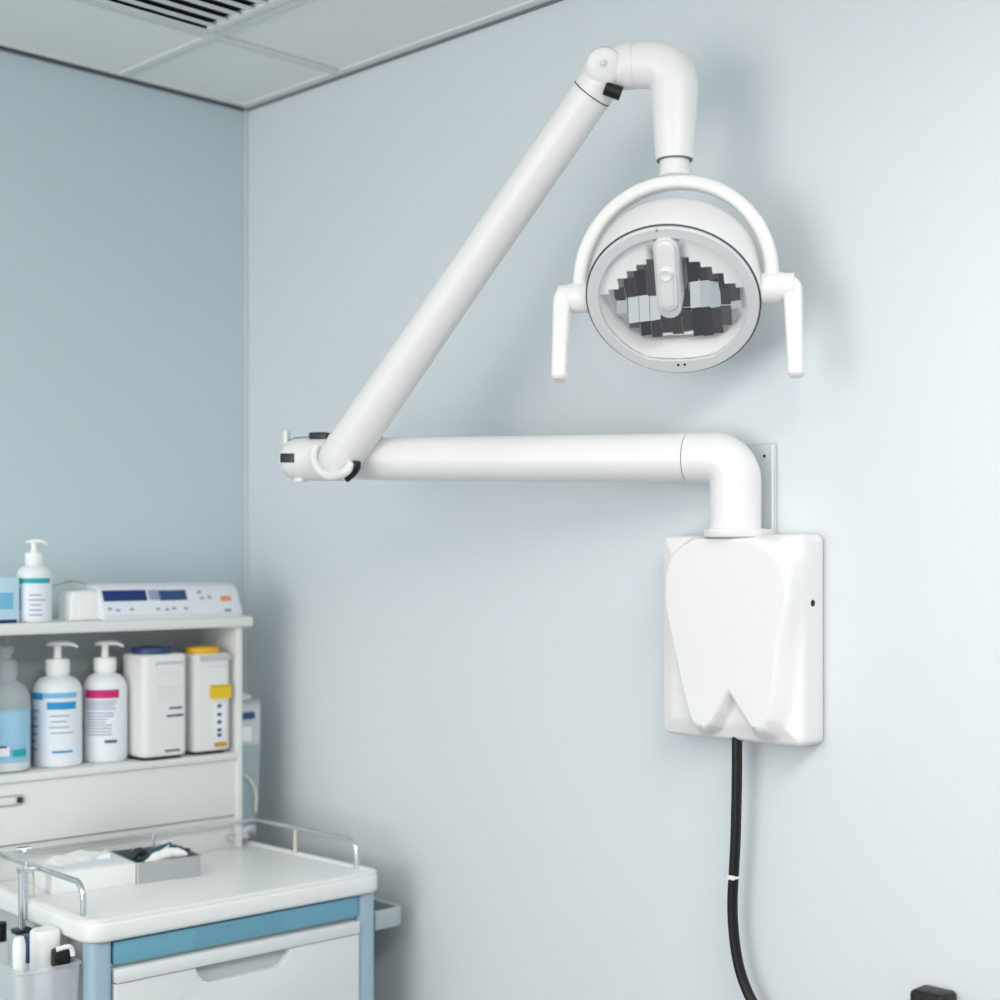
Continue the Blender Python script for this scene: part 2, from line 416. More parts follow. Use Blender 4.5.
# yoke
HLp = at(577, 297, 2.12); HRp = at(773, 287, 2.041)
HZp = (HLp.z+HRp.z)/2
HLp.z = HRp.z = HZp
X = (HRp-HLp).normalized(); Fh = Vector((X.y, -X.x, 0)).normalized()
if Fh.dot(Vector((-1, -1, 0))) < 0: Fh = -Fh
mid = (HLp+HRp)/2
c0 = Vector((Nk.x, Nk.y, HZp)); mid = Vector((c0.x, c0.y, HZp))
hw = .1335; top = 2.0145-HZp
arch = [mid-X*hw+Vector((0, 0, -.006)), mid-X*hw+Vector((0, 0, top-hw-.004))]
for k in range(1, 40):
    a = PI-PI*k/40; arch.append(mid+X*(hw*math.cos(a))+Vector((0, 0, top-hw+hw*math.sin(a))))
arch += [mid+X*hw+Vector((0, 0, top-hw-.004)), mid+X*hw+Vector((0, 0, -.006))]
b = NB()
T_, N_ = frames(arch)
rings = []
pr = rprof(.0188, .026, .0065, 4)
for p_, t_ in zip(arch, T_):
    nn = t_.cross(Fh).normalized(); rings.append([b.verts.new(p_+nn*q[0]+Fh*q[1]) for q in pr])
for r1, r2 in zip(rings, rings[1:]):
    for k in range(len(pr)): b.faces.new((r1[k], r1[(k+1) % len(pr)], r2[(k+1) % len(pr)], r2[k]))
b.faces.new(rings[0]); b.faces.new(rings[-1][::-1])
yoke = ob('yoke', b, 'white', lamp, True)
b = NB(); lathe(b, [(0, -.006), (.0115, -.006), (.0125, .007), (.0225, .0085), (.0205, .014), (.0205, Nk.z-HZp-top+.004), (0, Nk.z-HZp-top+.004)], c=(mid.x, mid.y, HZp+top), n=36); ob('yoke_stem', b, 'white', yoke, True)
# head
PHI = math.radians(43)
n_ = (Fh*math.cos(PHI)-Vector((0, 0, 1))*math.sin(PHI)).normalized()
Yl = (Vector((0, 0, 1))*math.cos(PHI)+Fh*math.sin(PHI)).normalized()
RF = .1183
HM = amtx(mid+n_*.024, X, Yl, n_)       # head frame: x right, y up the face, z out of the face
b = NB(); lathe(b, [(0, -.094), (.070, -.093), (.100, -.090), (.1125, -.084), (.1175, -.074), (.1195, -.060), (.1215, -.006), (.1205, -.003), (.1160, -.003), (.1160, -.020), (.1060, -.020)], n=96, mtx=HM, shut=False)
head = ob('lamp_head', b, 'white', lamp, True)
b = NB(); lathe(b, [(.1150, -.0055), (.1208, -.0055), (.1208, -.0028), (.1150, -.0028)], n=96, mtx=HM, shut=False); ob('rim_groove', b, 'seam', head, True)
RO = .1015; CH = -.090
def rimpt(a):
    x, y = RO*math.cos(a), RO*math.sin(a)
    return x, max(y, CH-.006*max(0, 1-(x/.05)**2))
NA = 144
def dep(a, bb=0): return .026+.030*(1-min(1, (a/.098)**2))
b = NB()
outer = [b.verts.new(HM @ Vector((RF*math.cos(2*PI*k/NA), RF*math.sin(2*PI*k/NA), -.004))) for k in range(NA)]
o2 = [b.verts.new(HM @ Vector((RF*math.cos(2*PI*k/NA), RF*math.sin(2*PI*k/NA), .0))) for k in range(NA)]
o3 = [b.verts.new(HM @ Vector(((RF-.002)*math.cos(2*PI*k/NA), (RF-.002)*math.sin(2*PI*k/NA), .002))) for k in range(NA)]
i1 = [b.verts.new(HM @ Vector((*[c*1.012 for c in rimpt(2*PI*k/NA)], .002))) for k in range(NA)]
i2 = [b.verts.new(HM @ Vector((*rimpt(2*PI*k/NA), .0))) for k in range(NA)]
i3 = [b.verts.new(HM @ Vector((*rimpt(2*PI*k/NA), -.004))) for k in range(NA)]
for r1, r2 in ((outer, o2), (o2, o3), (o3, i1), (i1, i2), (i2, i3)):
    for k in range(NA): b.faces.new((r1[k], r1[(k+1) % NA], r2[(k+1) % NA], r2[k]))
bez = ob('bezel', b, 'white2', head, True)
for sx in (-.004, .0055):
    b = NB(); lathe(b, [(0, 0), (.0021, 0), (.0017, .0008), (0, .0008)], n=14, c=(sx, -.1035, .0018), mtx=HM); ob('bezel_screw', b, 'black', bez, True)
b = NB(); bx(b, -.0075, -.0045, .1125, .1165, -.002, .002, mtx=HM); ob('index_mark', b, 'black', head, True)
# reflector cup: straight walls and a floor curved side to side
b = NB()
w1 = [b.verts.new(HM @ Vector((*rimpt(2*PI*k/NA), -.001))) for k in range(NA)]
w2 = []
for k in range(NA):
    x, y = rimpt(2*PI*k/NA); d = dep(x)+.016
    w2.append(b.verts.new(HM @ Vector((x, y, -d))))
for k in range(NA): b.faces.new((w1[k], w1[(k+1) % NA], w2[(k+1) % NA], w2[k]))
# floor strips between mirrored rim points
for k in range(NA//2):
    q = NA-k
    va, vb = w2[k % NA], w2[(k+1) % NA]; vc, vd = w2[(q-1) % NA], w2[q % NA]
    vs = []
    for v_ in (va, vb, vc, vd):
        if v_ not in vs: vs.append(v_)
    if len(vs) >= 3: b.faces.new(vs)
cup = ob('reflector_cup', b, 'cup', head, True)
# stepped white visor over the upper half of the cup
b = NB()
stp = [.072, .072, .064, .055, .044, .027, .020]
for s in (-1, 1):
    for c in range(7):
        a0 = c*.0146; a1 = min(a0+.0146, .1005); yb = stp[c]-.8*.008
        n_s = 4; A = []
        for k in range(n_s+1):
            a = a0+(a1-a0)*k/n_s; A.append((s*a, max(yb+.0005, math.sqrt(max(0, .1012**2-a*a)))))
        pts_ = [(s*a1, yb), (s*a0, yb)]+A
        prism(b, pts_, lambda x, y, z: HM @ Vector((x, y, z)), -.010, -.008)
ob('stepped_visor', b, 'cup', head, True)
# mirror facets: stepped rows of flat tiles on the curved floor
cw = .0146
tops = [.072, .072, .064, .055, .044, .027]
lows = [-.047, -.047, -.049, -.046, -.034, -.010]
mids = {(-1, 2): (-.022, .024), (-1, 3): (-.024, .024), (-1, 4): (-.026, .020), (-1, 5): (-.010, .016),
        (1, 0): None, (1, 1): (-.004, .044), (1, 2): (-.004, .046), (1, 3): (-.006, .044), (1, 5): (-.010, .006)}
KS = .80
Hi = HM.inverted()
cam_l = Hi @ Vector((CX, CY, CAM_H))
b = NB(); rnd = random.Random(5)
for s in (-1, 1):
    for c in range(6):
        a0 = .0005+c*cw; a1 = a0+cw-.0003
        md = mids.get((s, c))
        if md: rows = [(lows[c], md[0], 0), (md[0], md[1], 1), (md[1], tops[c], 0)]
        else: rows = [(lows[c], -.012+.006*rnd.random(), 0), (-.012, .030, 0), (.030, tops[c], 0)]
        am = s*(a0+a1)/2
        for b0, b1, hot in rows:
            b1 = min(b1, tops[c])+(.006 if b1 >= tops[c] else 0); b0 = max(b0, lows[c])
            if b1-b0 < .004: continue
            dm = dep(am)+.002-(.010 if b1 < .0 else 0)
            hb = (b1-b0)/2; ha = (a1-a0)/2
            cen = Vector((am, (b0+b1)/2-KS*dm, -dm))
            # every facet is the same mirror; each is turned to throw its own patch of the room back out of the lamp
            aim = Vector((-4.4, -3.7+rnd.uniform(-.7, .7), 1.5+rnd.uniform(-.7, .4))) if hot else Vector((-1.5+rnd.uniform(-.6, .6), -1.9+rnd.uniform(-.5, .5), 0))
            N = ((cam_l-cen).normalized()+(Hi @ aim-cen).normalized()).normalized()
            if hot: hb *= 1/(1+KS*max(0, N.y/N.z))
            vs = []
            for qa, qb in ((-ha, -hb), (ha, -hb), (ha, hb), (-ha, hb)):
                vs.append(Vector((cen.x+qa, cen.y+qb, cen.z-(N.x*qa+N.y*qb)/N.z)))
            t_ = [b.verts.new(HM @ q) for q in vs]; k_ = [b.verts.new(HM @ (q-Vector((0, 0, .0025)))) for q in vs]
            b.faces.new(t_); b.faces.new(k_[::-1])
            for k in range(4): b.faces.new((t_[k], k_[k], k_[(k+1) % 4], t_[(k+1) % 4]))
rf = ob('faceted_reflector', b, 'mirror', head, True, sharp=3)
# bulb shield: long capsule with a sliding knob
def cap_out(cx, y0, y1, r, n=14):
    o = []
    for k in range(n+1): a = PI*k/n; o.append((cx+r*math.cos(a), y1-r+r*math.sin(a)))
    for k in range(n+1): a = PI+PI*k/n; o.append((cx+r*math.cos(a), y0+r+r*math.sin(a)))
    return o
HR = HM @ Matrix.Rotation(math.radians(-4), 4, 'Z')
f3 = lambda a, c, d: HR @ Vector((a, c, d))
b = NB(); prism(b, cap_out(-.004, -.023, .104, .0168), f3, -.030, .006, .003)
sh = ob('bulb_shield', b, 'white2', head, True)
b = NB(); prism(b, cap_out(-.004, -.007, .100, .0128), f3, .005, .0105, .002)
sh2 = ob('shield_rim', b, 'white', sh, True)
b = NB(); prism(b, cap_out(-.004, -.003, .064, .0098), f3, .0100, .0112, .0006); ob('slide_slot', b, 'grid', sh2, True)
b = NB(); prism(b, cap_out(-.004, .000, .061, .0084), f3, .0108, .0135, .0015); ob('slide_button', b, 'white', sh2, True)
b = NB(); lathe(b, [(0, -.001), (.0075, -.001), (.0085, .002), (.0078, .0035), (.0055, .0022), (0, .0014)], n=24, c=(-.004, .053, .0125), mtx=HR); ob('slide_knob', b, 'white', sh2, True)
# pivots and grab handles
for s in (-1, 1):
    pc = mid+X*(s*hw)
    b = NB(); lathe(b, [(0, -.014), (.020, -.014), (.0215, -.012), (.0215, .010), (.020, .013), (.0185, .022), (.0185, .030), (0, .031)], n=36,
                    mtx=amtx(pc, Vector((0, 0, 1)), (X*s).cross(Vector((0, 0, 1))), X*s))
    kn = ob('pivot_knob', b, 'white', lamp, True)
    # handle: a flat bar, turned down
    h0 = pc+X*(s*(.015 if s < 0 else .018))
    tilt = Fh*(.040 if s < 0 else .018)
    lat = X*(.005 if s < 0 else .006)
    out = X*s
    g = NB()
    path = fillet([h0-out*.006+Vector((0, 0, .003)), h0+out*.010+Vector((0, 0, .003)), h0+out*.010+Vector((0, 0, -.125))*(.94 if s < 0 else .965)+tilt+lat], .016, 6)
    Tn, Nn = frames(path)
    rg = []
    Lp = len(path)
    for i, (p_, t_) in enumerate(zip(path, Tn)):
        w_ = .021 if i < Lp-1 else .0175
        bb_ = (Fh-t_*Fh.dot(t_)).normalized(); aa_ = t_.cross(bb_)
        rg.append([g.verts.new(p_+aa_*q[0]+bb_*q[1]) for q in rprof(w_*1.18, w_*1.35, .006, 4)])
    for r1, r2 in zip(rg, rg[1:]):
        m_ = len(r1)
        for k in range(m_): g.faces.new((r1[k], r1[(k+1) % m_], r2[(k+1) % m_], r2[k]))
    e0 = [g.verts.new(path[-1]+Tn[-1]*.0035+(v_.co-path[-1])*.7) for v_ in rg[-1]]
    m_ = len(e0)
    for k in range(m_): g.faces.new((rg[-1][k], rg[-1][(k+1) % m_], e0[(k+1) % m_], e0[k]))
    g.faces.new(rg[0]); g.faces.new(e0[::-1])
    ob('grab_handle', g, 'white', lamp, True)
# power cord to the adapter
ADY = -1.563
cpx = [(737, 738), (737, 770), (736.5, 800), (735.5, 840), (734, 870), (732.5, 900), (733.5, 930), (738, 962), (746, 988), (760, 1015)]
cord = [onx(px, py, -.045+.012*i/9) for i, (px, py) in enumerate(cpx)]
cord[0].z = ZB+.006
last = cord[-1]
cord += [Vector((-.030, -1.36, last.z-.075)), Vector((-.028, -1.44, last.z-.11)), Vector((-.026, -1.52, last.z-.09)), Vector((-.024, ADY, .80)), Vector((-.024, ADY, .822))]
b = NB(); tube(b, catmull(cord, 6), .0077, n=16); cd = ob('power_cord', b, 'black', lamp, True)
p = onx(733.7, 877, -.0405)
b = NB(); lathe(b, [(0, -.0018), (.0081, -.0018), (.0084, 0), (.0081, .0018), (0, .0018)], n=20, c=p); bx(b, p.x-.009, p.x-.004, p.y-.006, p.y+.006, p.z-.0032, p.z+.0032, .001); ob('cord_clip', b, 'white', cd, True)
# black adapter on the wall
ad = empty('power_adapter', (0, ADY, .82)); tag(ad, 'black plug-in power adapter on the wall at the lower right', 'adapter')
b = NB(); prism(b, rrect(ADY-.024, ADY+.026, .82, .929, .007), lambda a, c, d: Vector((-d, a, c)), .0, .038, .005); ob('adapter_body', b, 'black', ad, True)
b = NB(); prism(b, rrect(ADY-.017, ADY+.018, .835, .912, .004), lambda a, c, d: Vector((-d, a, c)), .036, .0395, .001); ob('adapter_panel', b, 'dark', ad, True)

# ------------------------------------------------------------------ the trolley
QX, QY, RZ = -.101, -.557, math.radians(-3)
TW, TD, TZ = .562, .50, .950
tr = empty('medical_trolley', (QX, QY, 0), RZ); tag(tr, 'white medical trolley with a teal top drawer, blue-grey posts and chrome side rails', 'trolley')
TM = wm(tr)
def sk(x, y): return x-.030*(y/TD)*((x+TW)/TW)          # the top narrows a little towards the back
b = NB(); prism(b, rrect(-TW, 0, 0, TD, .035, 8), lambda a, c, d: Vector((sk(a, c), c, d)), TZ-.037, TZ-.004, .007)
# raised rim around the recessed top
ro = rrect(-TW+.001, -.001, .001, TD-.001, .034, 8); ri = rrect(-TW+.016, -.016, .016, TD-.016, .022, 8)
rim = []
for (o_, z_, k_) in ((0, TZ-.010, 0), (0, TZ-.002, 0), (.25, TZ, 0), (.75, TZ, 0), (1, TZ-.003, 0), (1, TZ-.006, 0)):
    rim.append([b.verts.new((sk(p[0]*(1-o_)+q[0]*o_, p[1]*(1-o_)+q[1]*o_), p[1]*(1-o_)+q[1]*o_, z_)) for p, q in zip(ro, ri)])
for r1, r2 in zip(rim, rim[1:]):
    m_ = len(r1)
    for k in range(m_): b.faces.new((r1[k], r1[(k+1) % m_], r2[(k+1) % m_], r2[k]))
ob('tray_top', b, 'tray', tr)
TS = TZ-.004                               # the surface things stand on
for (x, y) in ((-.030, .030), (-TW+.030, .030), (-.055, TD-.03), (-TW+.030, TD-.03)):
    b = NB(); prism(b, rrect(x-.018, x+.018, y-.018, y+.018, .010, 6), lambda a, c, d: Vector((a, c, d)), .12, TZ-.036); ob('corner_post', b, 'post', tr)
    b = NB(); lathe(b, [(0, .02), (.012, .02), (.012, .12), (0, .12)], n=16, c=(x, y, .002)); c_ = ob('caster', b, 'chrome', tr)
    b = NB(); lathe(b, [(0, -.012), (.035, -.012), (.04, -.008), (.04, .008), (.035, .012), (0, .012)], n=24, mtx=Matrix.Translation((x, y, .04)) @ Matrix.Rotation(PI/2, 4, 'Y')); ob('wheel', b, 'black', c_)
b = NB(); bx(b, -TW+.022, -.050, .024, TD-.02, .13, TZ-.036, .002); ob('cabinet_body', b, 'cabgrey', tr)
dx0, dx1 = -TW+.050, -.050
dr = NB(); bx(dr, dx0, dx1, .012, .03, .8745, .9095, .002); o = ob('drawer', dr, 'teal', tr); o['label'] = 'narrow teal drawer front'
b = NB(); prism(b, rrect(-.375, -.205, .8795, .9035, .009), lambda a, c, d: Vector((a, d, c)), .0112, .016, .0006); ob('drawer_grip', b, 'teal2', o)  # inset grip as a plate, its recess shade put into a darker teal
def big_drawer(zt, zb):
    hx0, hx1 = -.372, -.192; lz = zt-.022
    b = NB(); bx(b, dx0, dx1, .006, .028, lz, zt, .003)
    o = ob('drawer', b, 'cabinet', tr); o['label'] = 'white drawer front with a recessed grip'
    out = [(dx0, zb), (dx1, zb), (dx1, lz-.001), (hx1, lz-.001), (hx1-.004, lz-.012), (hx1-.014, lz-.024), (hx1-.028, lz-.029), (hx0+.028, lz-.029), (hx0+.014, lz-.024), (hx0+.004, lz-.012), (hx0, lz-.001), (dx0, lz-.001)]
    b = NB(); prism(b, out, lambda a, c, d: Vector((a, d, c)), .010, .028, .0015); ob('drawer_face', b, 'cabinet', o)
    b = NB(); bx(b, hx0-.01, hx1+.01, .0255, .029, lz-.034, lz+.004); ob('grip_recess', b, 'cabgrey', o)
big_drawer(.8680, .66); big_drawer(.654, .42); big_drawer(.414, .15)
# chrome rails
def rail(x):
    pts = fillet([(sk(x, .058), .058, TS), (sk(x, .058), .058, TZ+.046), (sk(x, .360), .360, TZ+.046)], .028, 8)
    b = NB(); tube(b, pts, .0049, n=14); r_ = ob('side_rail', b, 'chrome', tr)
    b = NB(); tube(b, [(sk(x, .235), .235, TS), (sk(x, .235), .235, TZ+.0425)], [.0036, .0026], n=12); ob('rail_post', b, 'cream', r_)
rail(-.016); rail(-TW+.022)
b = NB(); tube(b, [(-TW+.022, .356, TZ+.046), (sk(-.016, .356), .356, TZ+.046)], .003, n=12); ob('back_rail', b, 'chrome', tr)
# side push handle
hp = fillet([(-.004, .03, .856), (.062, .03, .856), (.062, .33, .856), (-.004, .33, .856)], .022, 6)
b = NB(); tube(b, hp, 1, prof=rprof(.034, .012, .004, 3), up=(0, 0, 1)); ph = ob('push_handle', b, 'grip', tr)
b = NB(); bx(b, -.006, .056, .036, .324, .8395, .845, .001); ob('handle_tray', b, 'black', ph)

# ------------------------------------------------------------------ shelf unit on the back of the trolley
def TL2W(x, y, z): return TM @ Vector((x, y, z))
sh_ = empty('shelf_unit', TL2W(-TW/2, .41, TS), RZ); tag(sh_, 'white two-tier open shelf unit standing on the back of the trolley', 'shelf')
off = Vector((TW/2, -.41, -TS))
def SO(name, bm, m, parent=None): 
    bmesh.ops.transform(bm, matrix=Matrix.Translation(off), verts=bm.verts); return ob(name, bm, m, parent or sh_)
FY, BY = .363, .498; MZ, UZ = 1.1275, 1.384
for (a0, a1) in ((-.076, -.063), (-TW-.020, -TW-.003)):
    b = NB(); bx(b, a0, a1, FY-.002, BY, TS, UZ-.020, .002); SO('side_panel', b, 'shelf')
b = NB(); bx(b, -TW-.003, -.076, BY-.008, BY, TS, UZ-.020); SO('back_panel', b, 'shelfback')
b = NB(); prism(b, rrect(-TW-.034, -.044, FY-.012, BY+.003, .006, 4), lambda a, c, d: Vector((a, c, d)), UZ-.020, UZ, .004); SO('top_shelf', b, 'shelf')
b = NB(); bx(b, -TW-.003, -.076, FY-.004, BY-.008, MZ-.013, MZ, .002); SO('middle_shelf', b, 'shelf')
b = NB(); bx(b, -TW-.003, -.076, FY+.004, FY+.020, 1.008, MZ-.0135, .001); fp = SO('front_panel', b, 'shelf')
b = NB(); bx(b, -TW-.003, -.076, FY+.012, FY+.022, TS, 1.0055, .001); SO('lower_panel', b, 'shelf')
b = NB(); bx(b, -TW-.003, -.076, FY+.013, FY+.02, 1.0055, 1.008); SO('panel_seam', b, 'seam')
# clear recessed latch on the front panel
lp = ony(18, 803, -.195); ll = TM.inverted() @ lp
b = NB(); prism(b, rrect(ll.x-.03, ll.x+.026, ll.z-.0095, ll.z+.0095, .009), lambda a, c, d: Vector((a, d, c)), FY+.0005, FY+.006, .0015); lt = SO('latch', b, 'grip', fp)
b = NB(); prism(b, rrect(ll.x-.022, ll.x+.010, ll.z-.006, ll.z+.006, .0055), lambda a, c, d: Vector((a, d, c)), FY-.001, FY+.003, .001); SO('latch_button', b, 'shelf', lt)
b = NB(); lathe(b, [(0, -.001), (.0055, -.001), (.005, .0015), (0, .002)], n=18, mtx=Matrix.Translation((ll.x+.016, FY, ll.z)) @ Matrix.Rotation(PI/2, 4, 'X')); SO('keyhole', b, 'dark', lt)
# rear connector knob near the right foot of the unit
b = NB(); lathe(b, [(0, -.006), (.007, -.006), (.008, 0), (.007, .006), (0, .006)], n=18, mtx=Matrix.Translation((-.084, FY+.006, TS+.020)) @ Matrix.Rotation(PI/2, 4, 'X')); SO('rail_bracket', b, 'chrome')

# ------------------------------------------------------------------ curved labels and bottles
CAMDIR = math.atan2(-1, -1)
def patch(bm, R, t0, t1, z0, z1, mi, sy=1.0, n=None):
    n = n or max(2, int(abs(t1-t0)/.09)); vs = []
    for k in range(n+1):
        a = t0+(t1-t0)*k/n
        vs.append((bm.verts.new((R*math.cos(a), R*math.sin(a), z0)), bm.verts.new((R*math.cos(a), R*math.sin(a), z1))))
    for (a0, a1), (b0, b1) in zip(vs, vs[1:]):
        f = bm.faces.new((a0, b0, b1, a1)); f.material_index = mi
def pump(root, zb, R, spout=1.0, m='pump', scale=1.0):
    """collar, stem and lever-like nozzle; local coordinates of the bottle"""
    s = scale
    b = NB(); lathe(b, [(0, zb), (.0205*s, zb), (.021*s, zb+.002), (.021*s, zb+.022*s), (.0195*s, zb+.026*s), (.010*s, zb+.027*s), (0, zb+.027*s)], n=32); c = ob('pump_collar', b, m, root)
    b = NB(); lathe(b, [(0, zb+.025*s), (.0075*s, zb+.025*s), (.0070*s, zb+.034*s), (.0062*s, zb+.044*s), (.0075*s, zb+.050*s), (0, zb+.050*s)], n=20); ob('pump_stem', b, m, c)
    r = Vector((S2, -S2, 0)); z = zb+.0525*s
    pts = catmull([(-r*.019*s)+Vector((0, 0, z-.001)), (-r*.006*s)+Vector((0, 0, z+.0005)), r*.010*s+Vector((0, 0, z+.001)), r*.024*s*spout+Vector((0, 0, z)), r*.036*s*spout+Vector((0, 0, z-.005))], 5)
    n = len(pts); rad = [.0062*s*(.45+.55*min(1, i/4)) if i < 12 else .0062*s*(1-.55*(i-12)/(n-13)) for i in range(n)]
    b = NB(); tube(b, pts, rad, n=14, prof=[(.75*math.cos(2*PI*k/14), 1.25*math.sin(2*PI*k/14)) for k in range(14)], up=(0, 0, 1)); ob('pump_nozzle', b, m, c)
def pump_bottle(name, loc, R, HB, label, bands, sh=.034, bm_='bottle', pm='pump', sc=1.0, spout=1.0, group=None, mats=None, backing='label'):
    o = empty(name, loc); tag(o, label, 'bottle', group)
    b = NB()
    lathe(b, [(0, 0), (R*.90, 0), (R*.97, .002), (R, .006), (R, HB-sh), (R*.985, HB-sh*.72), (R*.90, HB-sh*.42), (R*.72, HB-sh*.16), (R*.52, HB-.002), (.019*sc, HB), (.0185*sc, HB+.004), (0, HB+.004)], n=48); ob('bottle_body', b, bm_, o)
    pump(o, HB+.002, R, spout, pm, sc)
    # label: backing plus printed bands; bands = (t0, t1, z0, z1, material); angles in degrees from the camera side, + to the right
    if bands:
        ms = [backing]; b = NB(); lo = min(x[2] for x in bands)-.004; hi = max(x[3] for x in bands)+.003
        T = lambda d: CAMDIR+math.radians(d)
        patch(b, R+.0004, T(min(x[0] for x in bands)-6), T(max(x[1] for x in bands)+6), lo, hi, 0)
        for t0, t1, z0, z1, m in bands:
            if m not in ms: ms.append(m)
            patch(b, R+.0009, T(t0), T(t1), z0, z1, ms.index(m))
        ob('bottle_label', b, ms, o)
    return o
rt = random.Random(11)
def textlines(t0, t1, z0, z1, n, m, jag=.25, th=.35):
    out = []; h = (z1-z0)/n
    for k in range(n):
        a1 = t1-(t1-t0)*jag*rt.random(); a0 = t0+(t1-t0)*jag*.3*rt.random()
        out.append((a0, a1, z0+h*k, z0+h*(k+th), m))
    return out
FYW = -.2
def shelfpt(px, y, z):                      # where sight line px meets the plane y, at shelf height z
    p = ony(px, 700, y); return (p.x, p.y, z)
mzw, uzw = MZ, UZ
B1 = [(-66, -18, .119, .131, 'blue'), (-17, 64, .122, .131, 'lblue'), (-8, 62, .102, .115, 'blue')]
B1 += textlines(-64, -30, .030, .112, 6, 'blue', .3, .18)+textlines(-4, 56, .060, .100, 4, 'ink', .3, .2)+[(4, 52, .026, .030, 'blue')]
pump_bottle('pump_bottle', shelfpt(57.5, -.112, mzw), .0425, .160, 'white pump bottle with a blue label on the middle shelf', B1, group='white pump bottles on the middle shelf')
B2 = [(-42, 52, .116, .131, 'mag')]+textlines(-40, 46, .096, .114, 4, 'ink', .2, .4)+textlines(-40, 46, .050, .094, 8, 'ink', .35, .35)+[(14, 46, .036, .041, 'inkd')]
pump_bottle('pump_bottle', shelfpt(105, -.118, mzw), .0395, .160, 'white pump bottle with a magenta-banded label on the middle shelf', B2, group='white pump bottles on the middle shelf', sc=.95)
# clear soap bottle, half full of blue liquid
lc = shelfpt(5, -.112, mzw)
o = empty('soap_bottle', lc); tag(o, 'clear soap bottle filled with blue liquid, at the left end of the middle shelf', 'bottle')
b = NB(); R = .043
lathe(b, [(0, 0), (R*.92, 0), (R, .005), (R, .118), (R*.95, .132), (R*.75, .147), (R*.45, .155), (.018, .160), (.018, .166), (0, .166)], n=48); ob('bottle_body', b, 'clear', o)
b = NB(); lathe(b, [(0, .018), (R*.93, .018), (R*.95, .022), (R*.95, .106), (0, .106)], n=48); ob('soap', b, 'soap', o)
b = NB(); lathe(b, [(0, .003), (R*.9, .003), (R*.95, .006), (R*.95, .0175), (0, .0175)], n=48); ob('bottle_base', b, 'bottle', o)
b = NB(); patch(b, R+.0006, CAMDIR+math.radians(-80), CAMDIR+math.radians(28), .030, .046, 0); patch(b, R+.0010, CAMDIR+math.radians(-70), CAMDIR+math.radians(22), .044, .047, 1); patch(b, R+.0009, CAMDIR+math.radians(34), CAMDIR+math.radians(70), .028, .040, 2); ob('bottle_label', b, ['label', 'inkd', 'teallab'], o)
b = NB(); lathe(b, [(0, .163), (.020, .163), (.020, .186), (.017, .190), (.011, .192), (.011, .202), (.013, .204), (.013, .214), (0, .216)], n=32); ob('pump_collar', b, 'frost', o)
b = NB(); lathe(b, [(0, .214), (.0022, .214), (.0018, .240), (0, .240)], n=12, c=(.006, .004, 0)); ob('dip_tube', b, 'frost', o)
# bottle with a teal band on the top shelf
B3 = [(-75, 75, .0675, .076, 'teallab'), (-72, -28, .022, .060, 'lblue'), (-68, -34, .028, .050, 'blue')]+textlines(0, 56, .012, .055, 5, 'ink', .3, .22)
pump_bottle('pump_bottle', shelfpt(34, -.138, uzw),   .0300, .099, 'white pump bottle with a teal band on top of the shelf unit', B3, sc=.73, sh=.022, spout=.85)
# pale blue carton at the far left of the top
p = shelfpt(3, -.128, uzw)
o = empty('carton', p); tag(o, 'pale blue printed carton at the left end of the top shelf', 'box')
b = NB(); bx(b, -.052, .0165, -.028, .026, 0, .078, .003); ob('carton_body', b, 'bluebox', o)
b = NB(); bx(b, -.046, .004, -.0288, -.0276, .024, .052, mi=0); bx(b, -.030, .010, -.0290, -.0276, .0, .006, mi=1); ob('carton_print', b, ['lblue', 'darkblue'], o)
# white folded pack in front of the device's left end
p = shelfpt(80, -.146, uzw)
o = empty('white_pack', p, RZ); tag(o, 'small white paper pack between the teal-banded bottle and the display device', 'box')
b = NB(); prism(b, [(-.028, 0), (.030, 0), (.031, .030), (.024, .050), (.016, .054), (-.022, .052), (-.027, .040)], lambda a, c, d: Vector((a, d, c)), -.022, .030, .005); ob('pack_body', b, 'paper', o)
b = NB(); bx(b, -.014, .024, -.0232, -.0215, .006, .036, .0006); ob('pack_flap', b, 'paper', o)
# two spatulas lying on the pack
for (a, c, lab) in (((46, 588.5), (73, 581.5), 'thin olive spatula lying over the white pack, tip towards the bottle'), ((66, 580.8), (86, 584), 'short olive spatula tip resting on the display device')):
    p0, p1 = ony(a[0], a[1], -.140), ony(c[0], c[1], -.135)
    b = NB(); tube(b, catmull([p0, (p0+p1)/2+Vector((0, 0, .002)), p1], 5), 1, prof=[(q[0]*.0016, q[1]*.004) for q in [(math.cos(2*PI*k/10), math.sin(2*PI*k/10)) for k in range(10)]], up=(0, 0, 1))
    tag(ob('spatula', b, 'wood', origin=p0), lab, 'spatula')
# display device
pL, pR = shelfpt(92, -.150, uzw), shelfpt(238, -.180, uzw)
o = empty('display_device', ((pL[0]+pR[0])/2, -.142, uzw), RZ); tag(o, 'long white device with two dark blue screens on top of the shelf unit', 'device')
hw_ = (pR[0]-pL[0])/2-.002
sec = [(-.052, 0), (-.056, .010), (-.050, .020), (-.036, .050), (-.028, .058), (-.016, .062), (.050, .064), (.056, .058), (.056, 0)]
b = NB(); prism(b, sec, lambda a, c, d: Vector((d, a, c)), -hw_, hw_, .005)
dv = ob('device_body', b, 'device', o)
slope = math.atan2(.030, .014)
FM = amtx(Vector((0, -.0432, .0352)), Vector((1, 0, 0)), Vector((0, math.cos(slope), math.sin(slope))), Vector((0, -math.sin(slope), math.cos(slope))))
def fpx(px, py):                            # pixel on the sloped face -> face coordinates
    m = (wm(o) @ FM); n_f = m.to_3x3() @ Vector((0, 0, 1)); c_f = m.translation
    a, q = at(px, py, 1), at(px, py, 2); d = q-a; s = (c_f-a).dot(n_f)/d.dot(n_f)
    v_ = m.inverted() @ (a+d*s); return v_.x, v_.y
